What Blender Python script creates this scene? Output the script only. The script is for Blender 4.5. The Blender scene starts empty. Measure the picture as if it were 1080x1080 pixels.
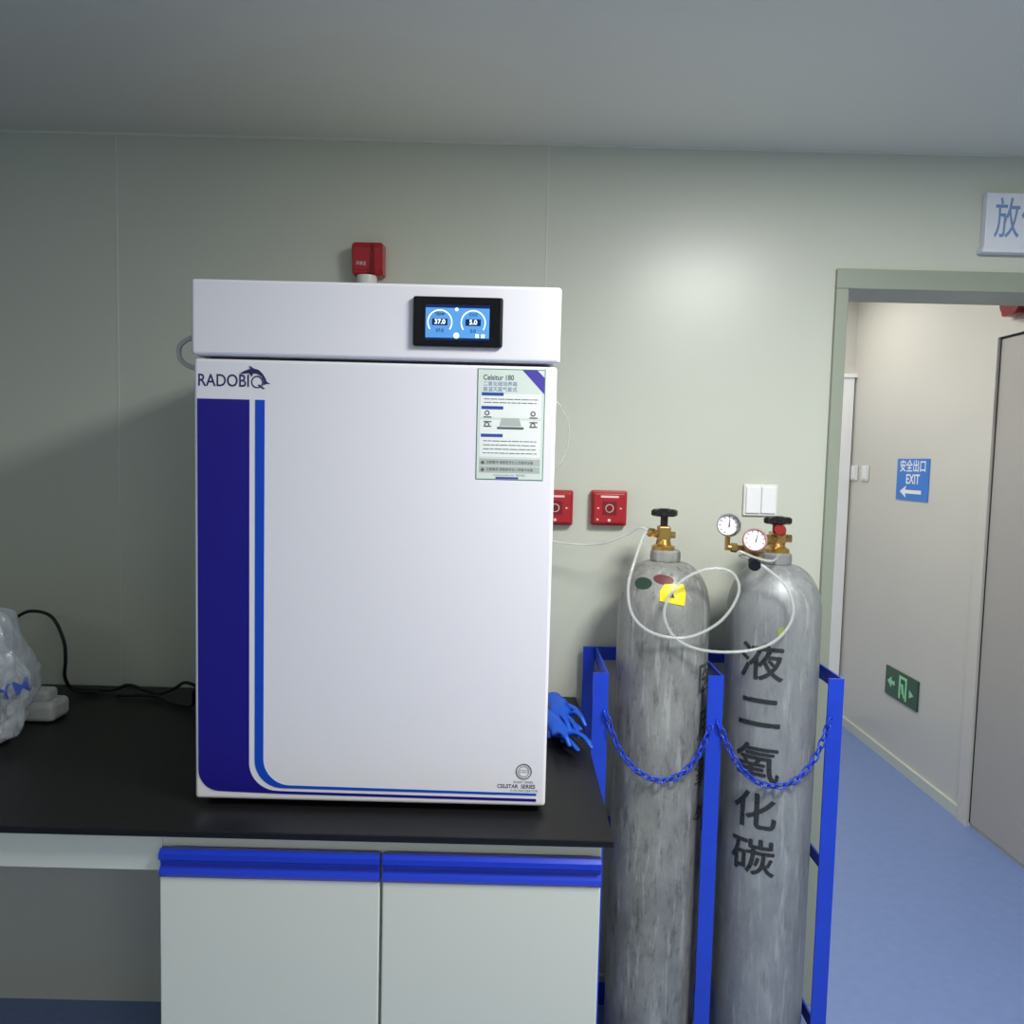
import bpy, bmesh, math, random
from mathutils import Vector, Matrix, noise
from mathutils.bvhtree import BVHTree
random.seed(3)
scn=bpy.context.scene
COL=scn.collection
try:
    scn.view_settings.view_transform='Standard'; scn.view_settings.look='None'
except Exception: pass

# ------------------------------------------------------------ materials
def s2l(c):
    return tuple(((x/255)/12.92 if x/255<=0.04045 else (((x/255)+0.055)/1.055)**2.4) for x in c)
def mat(name,rgb,rough=.5,metal=0,spec=.5,var=0,vscale=8,bump=0,bscale=200,emit=0,coat=0,stretch=None,rgb2=None,alpha=None,worn=0):
    m=bpy.data.materials.new(name);m.use_nodes=True
    nt=m.node_tree;b=nt.nodes['Principled BSDF']
    c=s2l(rgb)+(1,)
    b.inputs['Base Color'].default_value=c
    b.inputs['Roughness'].default_value=rough
    b.inputs['Metallic'].default_value=metal
    b.inputs['Specular IOR Level'].default_value=spec
    b.inputs['Coat Weight'].default_value=coat
    tc=nt.nodes.new('ShaderNodeTexCoord');mp=nt.nodes.new('ShaderNodeMapping')
    nt.links.new(tc.outputs['Object'],mp.inputs['Vector'])
    if stretch: mp.inputs['Scale'].default_value=stretch
    if var or rgb2:
        n=nt.nodes.new('ShaderNodeTexNoise');n.inputs['Scale'].default_value=vscale;n.inputs['Detail'].default_value=6
        nt.links.new(mp.outputs[0],n.inputs['Vector'])
        r=nt.nodes.new('ShaderNodeValToRGB')
        r.color_ramp.elements[0].position=.3;r.color_ramp.elements[1].position=.7
        if rgb2: a=s2l(rgb2)+(1,); d=c
        else:
            a=tuple(x*(1-var) for x in c[:3])+(1,);d=tuple(min(1,x*(1+var)) for x in c[:3])+(1,)
        r.color_ramp.elements[0].color=a;r.color_ramp.elements[1].color=d
        nt.links.new(n.outputs['Fac'],r.inputs['Fac']);nt.links.new(r.outputs['Color'],b.inputs['Base Color'])
    if bump:
        n2=nt.nodes.new('ShaderNodeTexNoise');n2.inputs['Scale'].default_value=bscale
        nt.links.new(mp.outputs[0],n2.inputs['Vector'])
        bp=nt.nodes.new('ShaderNodeBump');bp.inputs['Strength'].default_value=bump;bp.inputs['Distance'].default_value=.002
        nt.links.new(n2.outputs['Fac'],bp.inputs['Height']);nt.links.new(bp.outputs[0],b.inputs['Normal'])
    if emit:
        b.inputs['Emission Color'].default_value=c;b.inputs['Emission Strength'].default_value=emit
    if alpha is not None: b.inputs['Alpha'].default_value=alpha
    if worn:
        n3=nt.nodes.new('ShaderNodeTexNoise');n3.inputs['Scale'].default_value=75;n3.inputs['Detail'].default_value=8;n3.inputs['Roughness'].default_value=.7
        nt.links.new(mp.outputs[0],n3.inputs['Vector'])
        r3=nt.nodes.new('ShaderNodeValToRGB');r3.color_ramp.elements[0].position=.36;r3.color_ramp.elements[1].position=.47
        r3.color_ramp.elements[0].color=(worn,worn,worn,1);r3.color_ramp.elements[1].color=(1,1,1,1)
        nt.links.new(n3.outputs['Fac'],r3.inputs[0]);nt.links.new(r3.outputs[0],b.inputs['Alpha'])
    return m

M_wall=mat('wall_panel_paint',(203,207,194),.31,spec=.38,var=.015,vscale=2)
M_ceil=mat('ceiling_paint',(228,227,216),.6,var=.015,vscale=2)
M_corr=mat('corridor_wall_paint',(208,206,198),.26,spec=.5,var=.015,vscale=2)
M_floor=mat('blue_vinyl_floor',(118,140,190),.35,spec=.4,var=.04,vscale=30)
M_trim=mat('trim_aluminium_white',(205,210,200),.4)
M_seam=mat('panel_seam_sealant',(218,220,210),.5)
M_frame=mat('door_frame_grey_green',(156,164,148),.4,metal=.1)
M_door=mat('door_grey',(176,173,168),.4,var=.01)
M_doorw=mat('door_white',(250,251,252),.4)
M_white=mat('white_powder_coat',(236,235,241),.38,spec=.4,bump=.03,bscale=900)
M_whitep=mat('white_plastic',(228,230,226),.35)
M_gapd=mat('dark_gap_grey',(40,40,44),.7)  # dark grey: painted shade in incubator gap, also leaf gap and microscope stage
M_navy=mat('navy_print',(28,20,134),.35,spec=.35)
M_blue=mat('blue_print',(14,74,196),.35,spec=.35)
M_navtxt=mat('navy_text',(28,34,92),.4)
M_black=mat('black_gloss_bezel',(10,10,14),.2)
M_foot=mat('black_rubber',(22,22,24),.7)
M_counter=mat('black_epoxy_counter',(20,20,22),.42,spec=.35,var=.15,vscale=60)
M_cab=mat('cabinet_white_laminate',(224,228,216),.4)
M_cabshade=mat('cabinet_shaded_grey',(200,203,194),.5)  # cabinet white darkened, shade of the recessed panels put into the colour
M_bluesteel=mat('blue_enamel_steel',(26,66,205),.35,coat=.3,var=.06,vscale=20)
M_handle=mat('blue_handle_profile',(20,54,196),.3,coat=.3)
M_red=mat('red_plastic',(170,22,34),.35,coat=.2)
M_redd=mat('red_plastic_dark',(120,10,20),.4)
M_redw=mat('red_label_white',(235,200,200),.5)
M_brass=mat('brass',(190,156,92),.3,metal=.9)
M_chrome=mat('chrome',(200,200,200),.2,metal=1)
M_blk=mat('black_bakelite',(20,20,20),.35)
M_wheelred=mat('red_hub',(150,20,20),.4)
M_cable=mat('black_cable',(14,14,14),.45)
M_ink=mat('stencil_ink',(46,50,54),.6,worn=.25)
M_inkf=mat('stencil_ink_faded',(76,80,82),.6,worn=.2)
M_hose=mat('clear_hose',(218,224,218),.12,alpha=.45)
M_hoseg=mat('grey_hose',(205,208,206),.4)
M_stk=mat('sticker_pale_green',(216,228,220),.35)
M_stkw=mat('sticker_white',(238,242,240),.35)
M_stkg=mat('sticker_grey',(180,188,182),.4)
M_stktxt=mat('sticker_text',(86,102,100),.5)
M_stkblue=mat('sticker_blue',(36,76,160),.5)
M_stkpur=mat('sticker_purple',(78,66,168),.4)
M_stkgreen=mat('sticker_border_green',(60,130,100),.4)
M_yel=mat('yellow_label',(240,222,30),.4,var=.08,vscale=40)
M_greenl=mat('green_label',(36,64,50),.5)
M_redl=mat('maroon_label',(104,50,46),.5)
M_exitb=mat('exit_sign_blue',(30,120,214),.35)
M_signw=mat('sign_white',(240,242,244),.4)
M_signgreen=mat('exit_sign_green',(16,74,46),.3)
M_signglow=mat('exit_symbol_green',(150,225,170),.4)
M_signtxt=mat('sign_text_blue',(122,152,196),.4)
M_signbody=mat('sign_board_lavender',(226,230,240),.4)
M_glove=mat('nitrile_blue',(14,80,192),.4,bump=.6,bscale=60)
M_scr=mat('lcd_background',(78,136,196),.2,emit=.65)
M_scrd=mat('lcd_dark',(14,36,86),.2,emit=.25)
M_scrw=mat('lcd_white',(225,240,250),.2,emit=.85)
M_lamp=mat('lamp_diffuser',(255,252,242),.5,emit=3)
M_olym=mat('bag_print_blue',(70,96,190),.5)

def scuffed(name,base,dark,light,amt,rough):
    m=bpy.data.materials.new(name);m.use_nodes=True;nt=m.node_tree;b=nt.nodes['Principled BSDF']
    b.inputs['Metallic'].default_value=.25;b.inputs['Roughness'].default_value=rough
    tc=nt.nodes.new('ShaderNodeTexCoord')
    def N(sc,scale,det=8,ro=.6):
        mp=nt.nodes.new('ShaderNodeMapping');mp.inputs['Scale'].default_value=sc
        n=nt.nodes.new('ShaderNodeTexNoise');n.inputs['Scale'].default_value=scale;n.inputs['Detail'].default_value=det;n.inputs['Roughness'].default_value=ro
        nt.links.new(tc.outputs['Object'],mp.inputs[0]);nt.links.new(mp.outputs[0],n.inputs['Vector']);return n
    def ramp(n,p0,p1,c0,c1):
        r=nt.nodes.new('ShaderNodeValToRGB');r.color_ramp.elements[0].position=p0;r.color_ramp.elements[1].position=p1
        r.color_ramp.elements[0].color=c0;r.color_ramp.elements[1].color=c1
        nt.links.new(n.outputs['Fac'],r.inputs['Fac']);return r
    def mix(f,a,col):
        mx=nt.nodes.new('ShaderNodeMix');mx.data_type='RGBA'
        nt.links.new(f,mx.inputs[0]);nt.links.new(a,mx.inputs[6]);mx.inputs[7].default_value=s2l(col)+(1,);return mx.outputs[2]
    r1=ramp(N((1,1,.5),12,10,.7),.38,.64,s2l(dark)+(1,),s2l(base)+(1,))
    r2=ramp(N((1,1,.12),70),.54,.68,(0,0,0,1),(.8,.8,.8,1))
    r3=ramp(N((1,1,.18),60,10,.75),.53,.66,(0,0,0,1),(amt,amt,amt,1))
    r4=ramp(N((1,1,.6),28,10,.75),.55,.68,(0,0,0,1),(amt*.8,amt*.8,amt*.8,1))
    o=mix(r2.outputs[0],r1.outputs[0],light)
    o=mix(r3.outputs[0],o,tuple(x*.66 for x in dark))
    o=mix(r4.outputs[0],o,tuple(x*.74 for x in dark))
    nt.links.new(o,b.inputs['Base Color'])
    return m
M_cylA=scuffed('silver_paint_scuffed',(160,161,157),(130,132,129),(184,186,182),.85,.50)
M_cylB=scuffed('silver_paint_scuffed_b',(160,164,165),(140,144,146),(182,185,186),.35,.45)

def plastic_bag():
    m=bpy.data.materials.new('translucent_polythene');m.use_nodes=True;nt=m.node_tree
    b=nt.nodes['Principled BSDF'];b.inputs['Base Color'].default_value=s2l((222,230,240))+(1,);b.inputs['Roughness'].default_value=.12
    tc=nt.nodes.new('ShaderNodeTexCoord');mp=nt.nodes.new('ShaderNodeMapping');mp.inputs['Scale'].default_value=(1,1,.4)
    lw=nt.nodes.new('ShaderNodeTexNoise');lw.inputs['Scale'].default_value=18;lw.inputs['Detail'].default_value=3;lw.inputs['Distortion'].default_value=1.5
    nt.links.new(tc.outputs['Object'],mp.inputs[0]);nt.links.new(mp.outputs[0],lw.inputs['Vector'])
    r=nt.nodes.new('ShaderNodeValToRGB');r.color_ramp.elements[0].position=.4;r.color_ramp.elements[1].position=.72
    r.color_ramp.elements[0].color=(.28,.28,.28,1);r.color_ramp.elements[1].color=(.75,.75,.75,1)
    nt.links.new(lw.outputs['Fac'],r.inputs[0]);nt.links.new(r.outputs[0],b.inputs['Alpha'])
    return m
M_bag=plastic_bag()

# ------------------------------------------------------------ helpers
def group(name,loc=(0,0,0)):
    e=bpy.data.objects.new(name,None);e.location=loc;e.empty_display_size=.05;COL.objects.link(e);return e
def adopt(o,p):
    if p is not None:
        o.parent=p;o.matrix_parent_inverse=Matrix.Translation(-Vector(p.location))
    return o
def obj(name,me,m=None,p=None,smooth=False):
    o=bpy.data.objects.new(name,me);COL.objects.link(o)
    if m is not None:
        me.materials.clear();me.materials.append(m)
    if smooth:
        for f in me.polygons:f.use_smooth=True
    return adopt(o,p)
def box(name,a,b,m,p=None,bev=0,seg=2):
    bm=bmesh.new();bmesh.ops.create_cube(bm,size=1)
    a=Vector(a);b=Vector(b)
    for v in bm.verts:
        v.co=Vector(((a[i]+b[i])/2+v.co[i]*abs(b[i]-a[i]) for i in range(3)))
    if bev:
        bmesh.ops.bevel(bm,geom=bm.edges[:],offset=bev,segments=seg,affect='EDGES',profile=.5)
    me=bpy.data.meshes.new(name);bm.to_mesh(me);bm.free()
    return obj(name,me,m,p,smooth=False)
def boxes(name,lst,m,p=None):
    bm=bmesh.new()
    for a,b in lst:
        r=bmesh.ops.create_cube(bm,size=1)
        for v in r['verts']:
            v.co=Vector(((a[i]+b[i])/2+v.co[i]*abs(b[i]-a[i]) for i in range(3)))
    me=bpy.data.meshes.new(name);bm.to_mesh(me);bm.free();return obj(name,me,m,p)
def lathe(name,prof,m,p=None,loc=(0,0,0),axis=(0,0,1),seg=48,smooth=True):
    bm=bmesh.new();rings=[]
    for r,z in prof:
        if r<=1e-6: rings.append([bm.verts.new((0,0,z))])
        else: rings.append([bm.verts.new((r*math.cos(2*math.pi*i/seg),r*math.sin(2*math.pi*i/seg),z)) for i in range(seg)])
    for A,B in zip(rings,rings[1:]):
        for i in range(seg):
            j=(i+1)%seg
            if len(A)==1 and len(B)==1: continue
            if len(A)==1: bm.faces.new((A[0],B[i],B[j]))
            elif len(B)==1: bm.faces.new((A[i],A[j],B[0]))
            else: bm.faces.new((A[i],A[j],B[j],B[i]))
    if len(rings[0])>1: bm.faces.new(rings[0])
    if len(rings[-1])>1: bm.faces.new(rings[-1])
    bmesh.ops.recalc_face_normals(bm,faces=bm.faces[:])
    q=Vector((0,0,1)).rotation_difference(Vector(axis).normalized()).to_matrix().to_4x4()
    bm.transform(Matrix.Translation(loc)@q)
    me=bpy.data.meshes.new(name);bm.to_mesh(me);bm.free()
    o=obj(name,me,m,p,smooth=False)
    if smooth:
        for f in me.polygons:f.use_smooth=True
        try: me.set_sharp_from_angle(angle=math.radians(40))
        except Exception: pass
    return o
def cyl(name,a,b,r,m,p=None,seg=24,bev=0):
    a=Vector(a);b=Vector(b);h=(b-a).length
    pr=[(r,0),(r,h)] if not bev else [(r-bev,0),(r,bev),(r,h-bev),(r-bev,h)]
    return lathe(name,pr,m,p,loc=a,axis=b-a,seg=seg)
def catmull(pts,n=8,closed=False):
    P=[Vector(q) for q in pts];out=[]
    for i in range(len(P)-1):
        p0=P[max(i-1,0)];p1=P[i];p2=P[i+1];p3=P[min(i+2,len(P)-1)]
        for k in range(n):
            t=k/n
            out.append(.5*((2*p1)+(-p0+p2)*t+(2*p0-5*p1+4*p2-p3)*t*t+(-p0+3*p1-3*p2+p3)*t**3))
    out.append(P[-1]);return out
def tube(name,pts,r,m,p=None,n=8,seg=10,smoothc=True):
    P=catmull(pts,n) if smoothc else [Vector(q) for q in pts]
    bm=bmesh.new();rings=[];up=None
    for i,c in enumerate(P):
        t=(P[min(i+1,len(P)-1)]-P[max(i-1,0)]).normalized()
        if up is None:
            up=Vector((0,0,1)) if abs(t.z)<.9 else Vector((1,0,0))
        u=(up-t*up.dot(t)).normalized();w=t.cross(u);up=u
        rings.append([bm.verts.new(c+r*(math.cos(2*math.pi*k/seg)*u+math.sin(2*math.pi*k/seg)*w)) for k in range(seg)])
    for A,B in zip(rings,rings[1:]):
        for i in range(seg):
            j=(i+1)%seg;bm.faces.new((A[i],A[j],B[j],B[i]))
    bm.faces.new(rings[0]);bm.faces.new(rings[-1])
    bmesh.ops.recalc_face_normals(bm,faces=bm.faces[:])
    me=bpy.data.meshes.new(name);bm.to_mesh(me);bm.free()
    return obj(name,me,m,p,smooth=True)
# flat plates facing -Y (front) built from x,z outline
def plate(name,outline,y,m,p=None,th=.0008):
    bm=bmesh.new()
    vs=[bm.verts.new((x,y,z)) for x,z in outline]
    f=bm.faces.new(vs)
    r=bmesh.ops.extrude_face_region(bm,geom=[f])
    for v in r['geom']:
        if isinstance(v,bmesh.types.BMVert): v.co.y-=th
    bmesh.ops.recalc_face_normals(bm,faces=bm.faces[:])
    bmesh.ops.triangulate(bm,faces=bm.faces[:])
    me=bpy.data.meshes.new(name);bm.to_mesh(me);bm.free();return obj(name,me,m,p)
def rect(x0,z0,x1,z1): return [(x0,z0),(x1,z0),(x1,z1),(x0,z1)]
def text_mesh(body,size,offset=0,align='CENTER',extrude=0.0,sx=1.0,res=4):
    c=bpy.data.curves.new('t','FONT');c.body=body;c.size=size;c.offset=offset;c.align_x=align;c.align_y='CENTER';c.extrude=extrude;c.resolution_u=res
    o=bpy.data.objects.new('t',c);COL.objects.link(o)
    dg=bpy.context.evaluated_depsgraph_get();dg.update()
    me=bpy.data.meshes.new_from_object(o.evaluated_get(dg))
    bpy.data.objects.remove(o);bpy.data.curves.remove(c)
    for v in me.vertices:v.co.x*=sx
    return me
def text(name,body,size,loc,m,p=None,face='-Y',offset=0,align='CENTER',sx=1.0,rot=0,extrude=.0004):
    me=text_mesh(body,size,offset,align,extrude,sx)
    if face=='-Y': R=Matrix.Rotation(math.radians(90),4,'X')
    else: R=Matrix.Rotation(math.radians(-90),4,'Z')@Matrix.Rotation(math.radians(90),4,'X')   # facing -X
    me.transform(Matrix.Translation(loc)@R@Matrix.Rotation(rot,4,'Z'))
    return obj(name,me,m,p)
def wrap_text(name,body,size,cx,cy,r,theta,z,m,p,bold=0,sx=1.0):
    me=text_mesh(body,size,0,'CENTER',0,sx)
    xs=[v.co.x for v in me.vertices];ys=[v.co.y for v in me.vertices]
    mx_=(min(xs)+max(xs))/2;my_=(min(ys)+max(ys))/2
    out=bmesh.new()
    sh=[(0,0)] if not bold else [(-bold,0),(bold,0),(0,-bold),(0,bold)]
    for si,(ox,oy) in enumerate(sh):
        bm=bmesh.new();bm.from_mesh(me)
        for v in bm.verts: v.co.x+=ox-mx_;v.co.y+=oy-my_
        x=-.08
        while x<.08:
            bmesh.ops.bisect_plane(bm,geom=bm.verts[:]+bm.edges[:]+bm.faces[:],plane_co=(x,0,0),plane_no=(1,0,0));x+=.004
        rr=r+.0009+.00015*si
        for v in bm.verts:
            a=theta+v.co.x/r
            v.co=Vector((cx+rr*math.sin(a),cy-rr*math.cos(a),z+v.co.y))
        t=bpy.data.meshes.new('t');bm.to_mesh(t);bm.free();out.from_mesh(t);bpy.data.meshes.remove(t)
    out.to_mesh(me);out.free();return obj(name,me,m,p)
def wrap_patch(name,outline,cx,cy,theta,m,p,prof):
    # outline in (arc x, z); prof(z)->radius
    bm=bmesh.new();vs=[bm.verts.new((x,z,0)) for x,z in outline];bm.faces.new(vs)
    xs=[q[0] for q in outline];zs=[q[1] for q in outline]
    x=min(xs)
    while x<max(xs):
        bmesh.ops.bisect_plane(bm,geom=bm.verts[:]+bm.edges[:]+bm.faces[:],plane_co=(x,0,0),plane_no=(1,0,0));x+=.006
    z=min(zs)
    while z<max(zs):
        bmesh.ops.bisect_plane(bm,geom=bm.verts[:]+bm.edges[:]+bm.faces[:],plane_co=(0,z,0),plane_no=(0,1,0));z+=.005
    for v in bm.verts:
        r=prof(v.co.y)+.0015;a=theta+v.co.x/r
        v.co=Vector((cx+r*math.sin(a),cy-r*math.cos(a),v.co.y))
    me=bpy.data.meshes.new(name);bm.to_mesh(me);bm.free();return obj(name,me,m,p,smooth=True)

# ------------------------------------------------------------ room shell
WY=2.04; WT=.14; CH=2.30
XL,XR,YB=-2.6,2.3,-2.8
OX0,OX1,OZ=.858,1.86,1.955
boxes('wall_back',[((XL,WY,0),(OX0,WY+WT,CH)),((OX1,WY,0),(XR,WY+WT,CH)),((OX0,WY,OZ),(OX1,WY+WT,CH))],M_wall)
box('wall_left',(XL-.1,YB-.1,0),(XL,WY+WT,CH),M_wall)
box('wall_right',(XR,YB-.1,0),(XR+.1,WY+WT,CH),M_wall)
box('wall_front',(XL,YB-.1,0),(XR,YB,CH),M_wall)
CX=1.95; CYE=4.46
box('wall_corridor_right',(CX,WY+WT,0),(CX+.1,CYE+.1,2.5),M_corr)
box('wall_corridor_end',(-.6,CYE,0),(CX,CYE+.1,2.5),M_corr)
box('wall_corridor_left',(-.7,WY+WT,0),(-.6,CYE+.1,2.5),M_corr)
box('floor',(XL-.1,YB-.1,-.06),(XR+.1,CYE+.1,0),M_floor)
boxes('ceiling',[((XL-.1,YB-.1,CH),(XR+.1,WY+WT-.02,CH+.06)),((-.7,WY+WT,2.5),(CX+.1,CYE+.1,2.56)),((-.7,WY+WT-.02,CH),(XR,WY+WT,2.56))],M_ceil)
# panel seams + trims
box('trim_1',(-1.0455,WY-.0012,0),(-1.042,WY,CH),M_seam)
box('trim_2',(.0715,WY-.0012,0),(.0745,WY,CH),M_seam)
box('trim_3',(XL,WY-.004,CH-.006),(XR,WY,CH),M_seam)
boxes('baseboard_back',[((.24,WY-.012,0),(OX0-.035,WY,.07))],M_trim)
boxes('baseboard_corridor_right',[((CX-.014,3.2,0),(CX,CYE,.05))],M_trim)
boxes('baseboard_corridor_end',[((-.6,CYE-.012,0),(.99,CYE,.05))],M_trim)
# door frame around opening
g=group('door_frame',(OX0,WY,0))
F0,F1=WY-.012,WY+WT+.01
box('jamb_left',(OX0-.030,F0,0),(OX0+.002,F1,OZ-.006),M_frame,g,.002)
box('jamb_right',(OX1-.004,F0,0),(OX1+.030,F1,OZ-.006),M_frame,g,.002)
box('head',(OX0-.03,F0,OZ-.006),(OX1+.03,F1,OZ+.045),M_frame,g,.002)
# corridor side door (door_1) and end door (door_2)
g=group('door_1',(CX,2.7,0))
boxes('frame',[((CX-.02,3.12,0),(CX,3.19,2.07)),((CX-.02,2.25,2.02),(CX,3.12,2.07)),((CX-.02,2.20,0),(CX,2.25,2.07))],M_corr,g)
box('leaf',(CX-.008,2.25,.02),(CX,3.12,2.02),M_door,g)
boxes('leaf_gap',[((CX-.009,3.112,.02),(CX-.001,3.12,2.02)),((CX-.009,2.25,2.012),(CX-.001,3.12,2.02))],M_gapd,g)
cyl('knob_stem',(CX-.05,2.33,1.02),(CX-.008,2.33,1.02),.011,M_chrome,g)
box('lever',(CX-.06,2.32,1.01),(CX-.045,2.45,1.03),M_chrome,g,.004)
g=group('door_2',(1.5,CYE,0))
box('leaf',(1.04,CYE-.03,.02),(1.94,CYE,2.0),M_doorw,g,.003)
boxes('frame',[((1.0,CYE-.04,0),(1.04,CYE,2.04)),((1.04,CYE-.04,2.0),(1.95,CYE,2.02))],M_doorw,g)
cyl('handle',(1.1,CYE-.08,1.0),(1.1,CYE-.08,1.25),.01,M_chrome,g)
cyl('handle_mount',(1.1,CYE-.08,1.02),(1.1,CYE-.03,1.02),.006,M_chrome,g)

# ------------------------------------------------------------ lamps
def panel_lamp(x,y,z,w,d,power,col=(1,.985,.95)):
    g=group('ceiling_light',(x,y,z))
    boxes('bezel',[((x-w/2-.015,y-d/2-.015,z-.012),(x+w/2+.015,y-d/2,z)),((x-w/2-.015,y+d/2,z-.012),(x+w/2+.015,y+d/2+.015,z)),
        ((x-w/2-.015,y-d/2,z-.012),(x-w/2,y+d/2,z)),((x+w/2,y-d/2,z-.012),(x+w/2+.015,y+d/2,z))],M_trim,g)
    box('diffuser',(x-w/2,y-d/2,z-.008),(x+w/2,y+d/2,z-.001),M_lamp,g)
    L=bpy.data.lights.new('panel_light','AREA');L.shape='RECTANGLE';L.size=w;L.size_y=d;L.energy=power;L.color=col
    o=bpy.data.objects.new('panel_light',L);o.location=(x,y,z-.014);COL.objects.link(o);adopt(o,g)
panel_lamp(.77,.70,CH,.40,.40,38,(1,.99,.955))
panel_lamp(1.1,-1.5,CH,.58,.58,20,(1,.99,.955))
panel_lamp(-1.2,-1.7,CH,.58,.58,8,(1,.99,.955))
panel_lamp(1.50,4.0,2.5,.12,.6,4.5,(1,.98,.93))
panel_lamp(.9,3.1,2.5,.3,.9,16,(1,.98,.93))  # unseen broad panel, added to brighten the corridor
w=bpy.data.worlds.new('World');scn.world=w;w.use_nodes=True
w.node_tree.nodes['Background'].inputs[0].default_value=(.5,.52,.55,1);w.node_tree.nodes['Background'].inputs[1].default_value=.3

# ------------------------------------------------------------ lab bench
BF=1.25; BX0,BX1=-2.2,.185; CT=.85; BB=WY-.004
g=group('lab_bench',(-.9,1.6,0))
box('countertop',(BX0,BF,CT-.0125),(BX1,BB,CT),M_counter,g,.0015)
T=CT-.0125
cf=BF+.022
boxes('apron',[((BX0,cf,.768),(-.585,cf+.018,T))],M_cab,g)
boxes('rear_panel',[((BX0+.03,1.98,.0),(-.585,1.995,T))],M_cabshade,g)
boxes('end_leg',[((BX0,cf+.018,0),(BX0+.03,2.0,T)),((BX0+.03,cf+.018,0),(BX0+.06,cf+.04,.768))],M_cab,g)
boxes('carcass',[((-.585,cf+.004,.10),(-.567,2.0,T)),((.150,cf+.004,.10),(.168,2.0,T)),((-.567,cf+.004,.10),(.150,2.0,.118)),((-.567,1.985,.118),(.150,2.0,T)),
  ((-.567,cf+.004,.81),(.150,cf+.03,T)),((-.215,cf+.004,.118),(-.199,cf+.3,.81))],M_cab,g)
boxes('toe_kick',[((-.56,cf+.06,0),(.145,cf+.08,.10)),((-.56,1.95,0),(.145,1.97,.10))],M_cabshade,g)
for i,(x0,x1) in enumerate([(-.583,-.2095),(-.2045,.166)]):
    prof=[(cf,.811),(cf-.012,.812),(cf-.018,.806),(cf-.019,.797),(cf-.012,.792),(cf-.010,.784),(cf-.016,.776),(cf-.018,.770),(cf-.014,.764),(cf,.764)]
    bm=bmesh.new();A=[bm.verts.new((x0,y,z)) for y,z in prof];B=[bm.verts.new((x1,y,z)) for y,z in prof]
    for k in range(len(prof)):
        j=(k+1)%len(prof);bm.faces.new((A[k],A[j],B[j],B[k]))
    bm.faces.new(A);bm.faces.new(B);bmesh.ops.recalc_face_normals(bm,faces=bm.faces[:])
    me=bpy.data.meshes.new('drawer_handle_%d'%(i+1));bm.to_mesh(me);bm.free();obj('drawer_handle_%d'%(i+1),me,M_handle,g)
    box('cabinet_door_%d'%(i+1),(x0,cf-.014,.105),(x1,cf+.004,.7635),M_cab,g,.002)

# ------------------------------------------------------------ incubator
g=group('co2_incubator',(-.24,1.65,CT))
FY=1.345
box('body',(-.550,FY+.06,.868),(.066,1.97,1.772),M_white,g,.008,3)
box('door_gap_shade',(-.545,FY+.045,.875),(.061,FY+.062,1.76),M_gapd,g)  # dark slab standing in for the shadow inside the door gap
box('door_panel',(-.5585,FY,.862),(.0725,FY+.047,1.6475),M_white,g,.006,4)
box('control_head',(-.5605,FY-.006,1.6525),(.0765,FY+.062,1.782),M_white,g,.006,4)
for x in(-.53,.046):
    for y in(FY+.05,1.92):
        lathe('foot',[(.018,0),(.02,.006),(.016,.02)],M_foot,g,loc=(x,y,CT))
box('rear_duct',(-.40,1.97,1.0),(-.08,2.0,1.6),M_white,g,.005)
hy=FY-.006
box('screen_bezel',(-.1775,hy-.009,1.6755),(-.0235,hy+.001,1.7600),M_black,g,.004,3)
sy=hy-.0093
plate('screen_lcd',rect(-.1555,1.6865,-.0465,1.7455),sy,M_scr,g,.0005)
def ring(name,cx,cz,r0,r1,y,m,p,a0=0,a1=360,n=28):
    pts=[(cx+r1*math.cos(math.radians(a0+(a1-a0)*i/n)),cz+r1*math.sin(math.radians(a0+(a1-a0)*i/n))) for i in range(n+1)]
    pin=[(cx+r0*math.cos(math.radians(a0+(a1-a0)*i/n)),cz+r0*math.sin(math.radians(a0+(a1-a0)*i/n))) for i in range(n+1)]
    bm=bmesh.new();A=[bm.verts.new((x,y,z)) for x,z in pts];B=[bm.verts.new((x,y,z)) for x,z in pin]
    for i in range(n): bm.faces.new((A[i],A[i+1],B[i+1],B[i]))
    me=bpy.data.meshes.new(name);bm.to_mesh(me);bm.free();return obj(name,me,m,p)
plate('lcd_bar_top',rect(-.1555,1.7405,-.0465,1.7455),sy-.0005,M_scrd,g,.0002)
plate('lcd_bar_low',rect(-.1555,1.6865,-.0465,1.690),sy-.0005,M_scrd,g,.0002)
for i,(cx,t1,t2) in enumerate([(-.131,'37.0','37.0'),(-.074,'5.0','5.0')]):
    ring('lcd_gauge_%d'%i,cx,1.716,.0195,.0215,sy-.0008,M_scrw,g,-35,215)
    plate('lcd_box_%d'%i,rect(cx-.013,1.711,cx+.013,1.722),sy-.0009,M_scrd,g,.0002)
    text('lcd_value_%d'%i,t1,.011,(cx,sy-.0014,1.7165),M_scrw,g,extrude=.0001,offset=.0003)
    text('lcd_set_%d'%i,t2,.008,(cx,sy-.0012,1.702),M_scrd,g,extrude=.0001)
    text('lcd_head_%d'%i,'TEMP' if i==0 else 'CO2',.007,(cx,sy-.0012,1.7295),M_scrd,g,extrude=.0001)
ring('lcd_icon_mid',-.1025,1.694,0,.005,sy-.0009,M_scrw,g)
ring('lcd_icon_alarm',-.1025,1.738,0,.003,sy-.0009,M_scrw,g)
plate('lcd_btn_1',rect(-.070,1.691,-.064,1.697),sy-.0006,M_scrw,g,.0002)
plate('lcd_btn_2',rect(-.060,1.691,-.054,1.697),sy-.0006,M_scrw,g,.0002)
def arc(cx,cz,r,a0,a1,n=10):
    return [(cx+r*math.cos(math.radians(a0+(a1-a0)*i/n)),cz+r*math.sin(math.radians(a0+(a1-a0)*i/n))) for i in range(n+1)]
gy=FY
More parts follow.
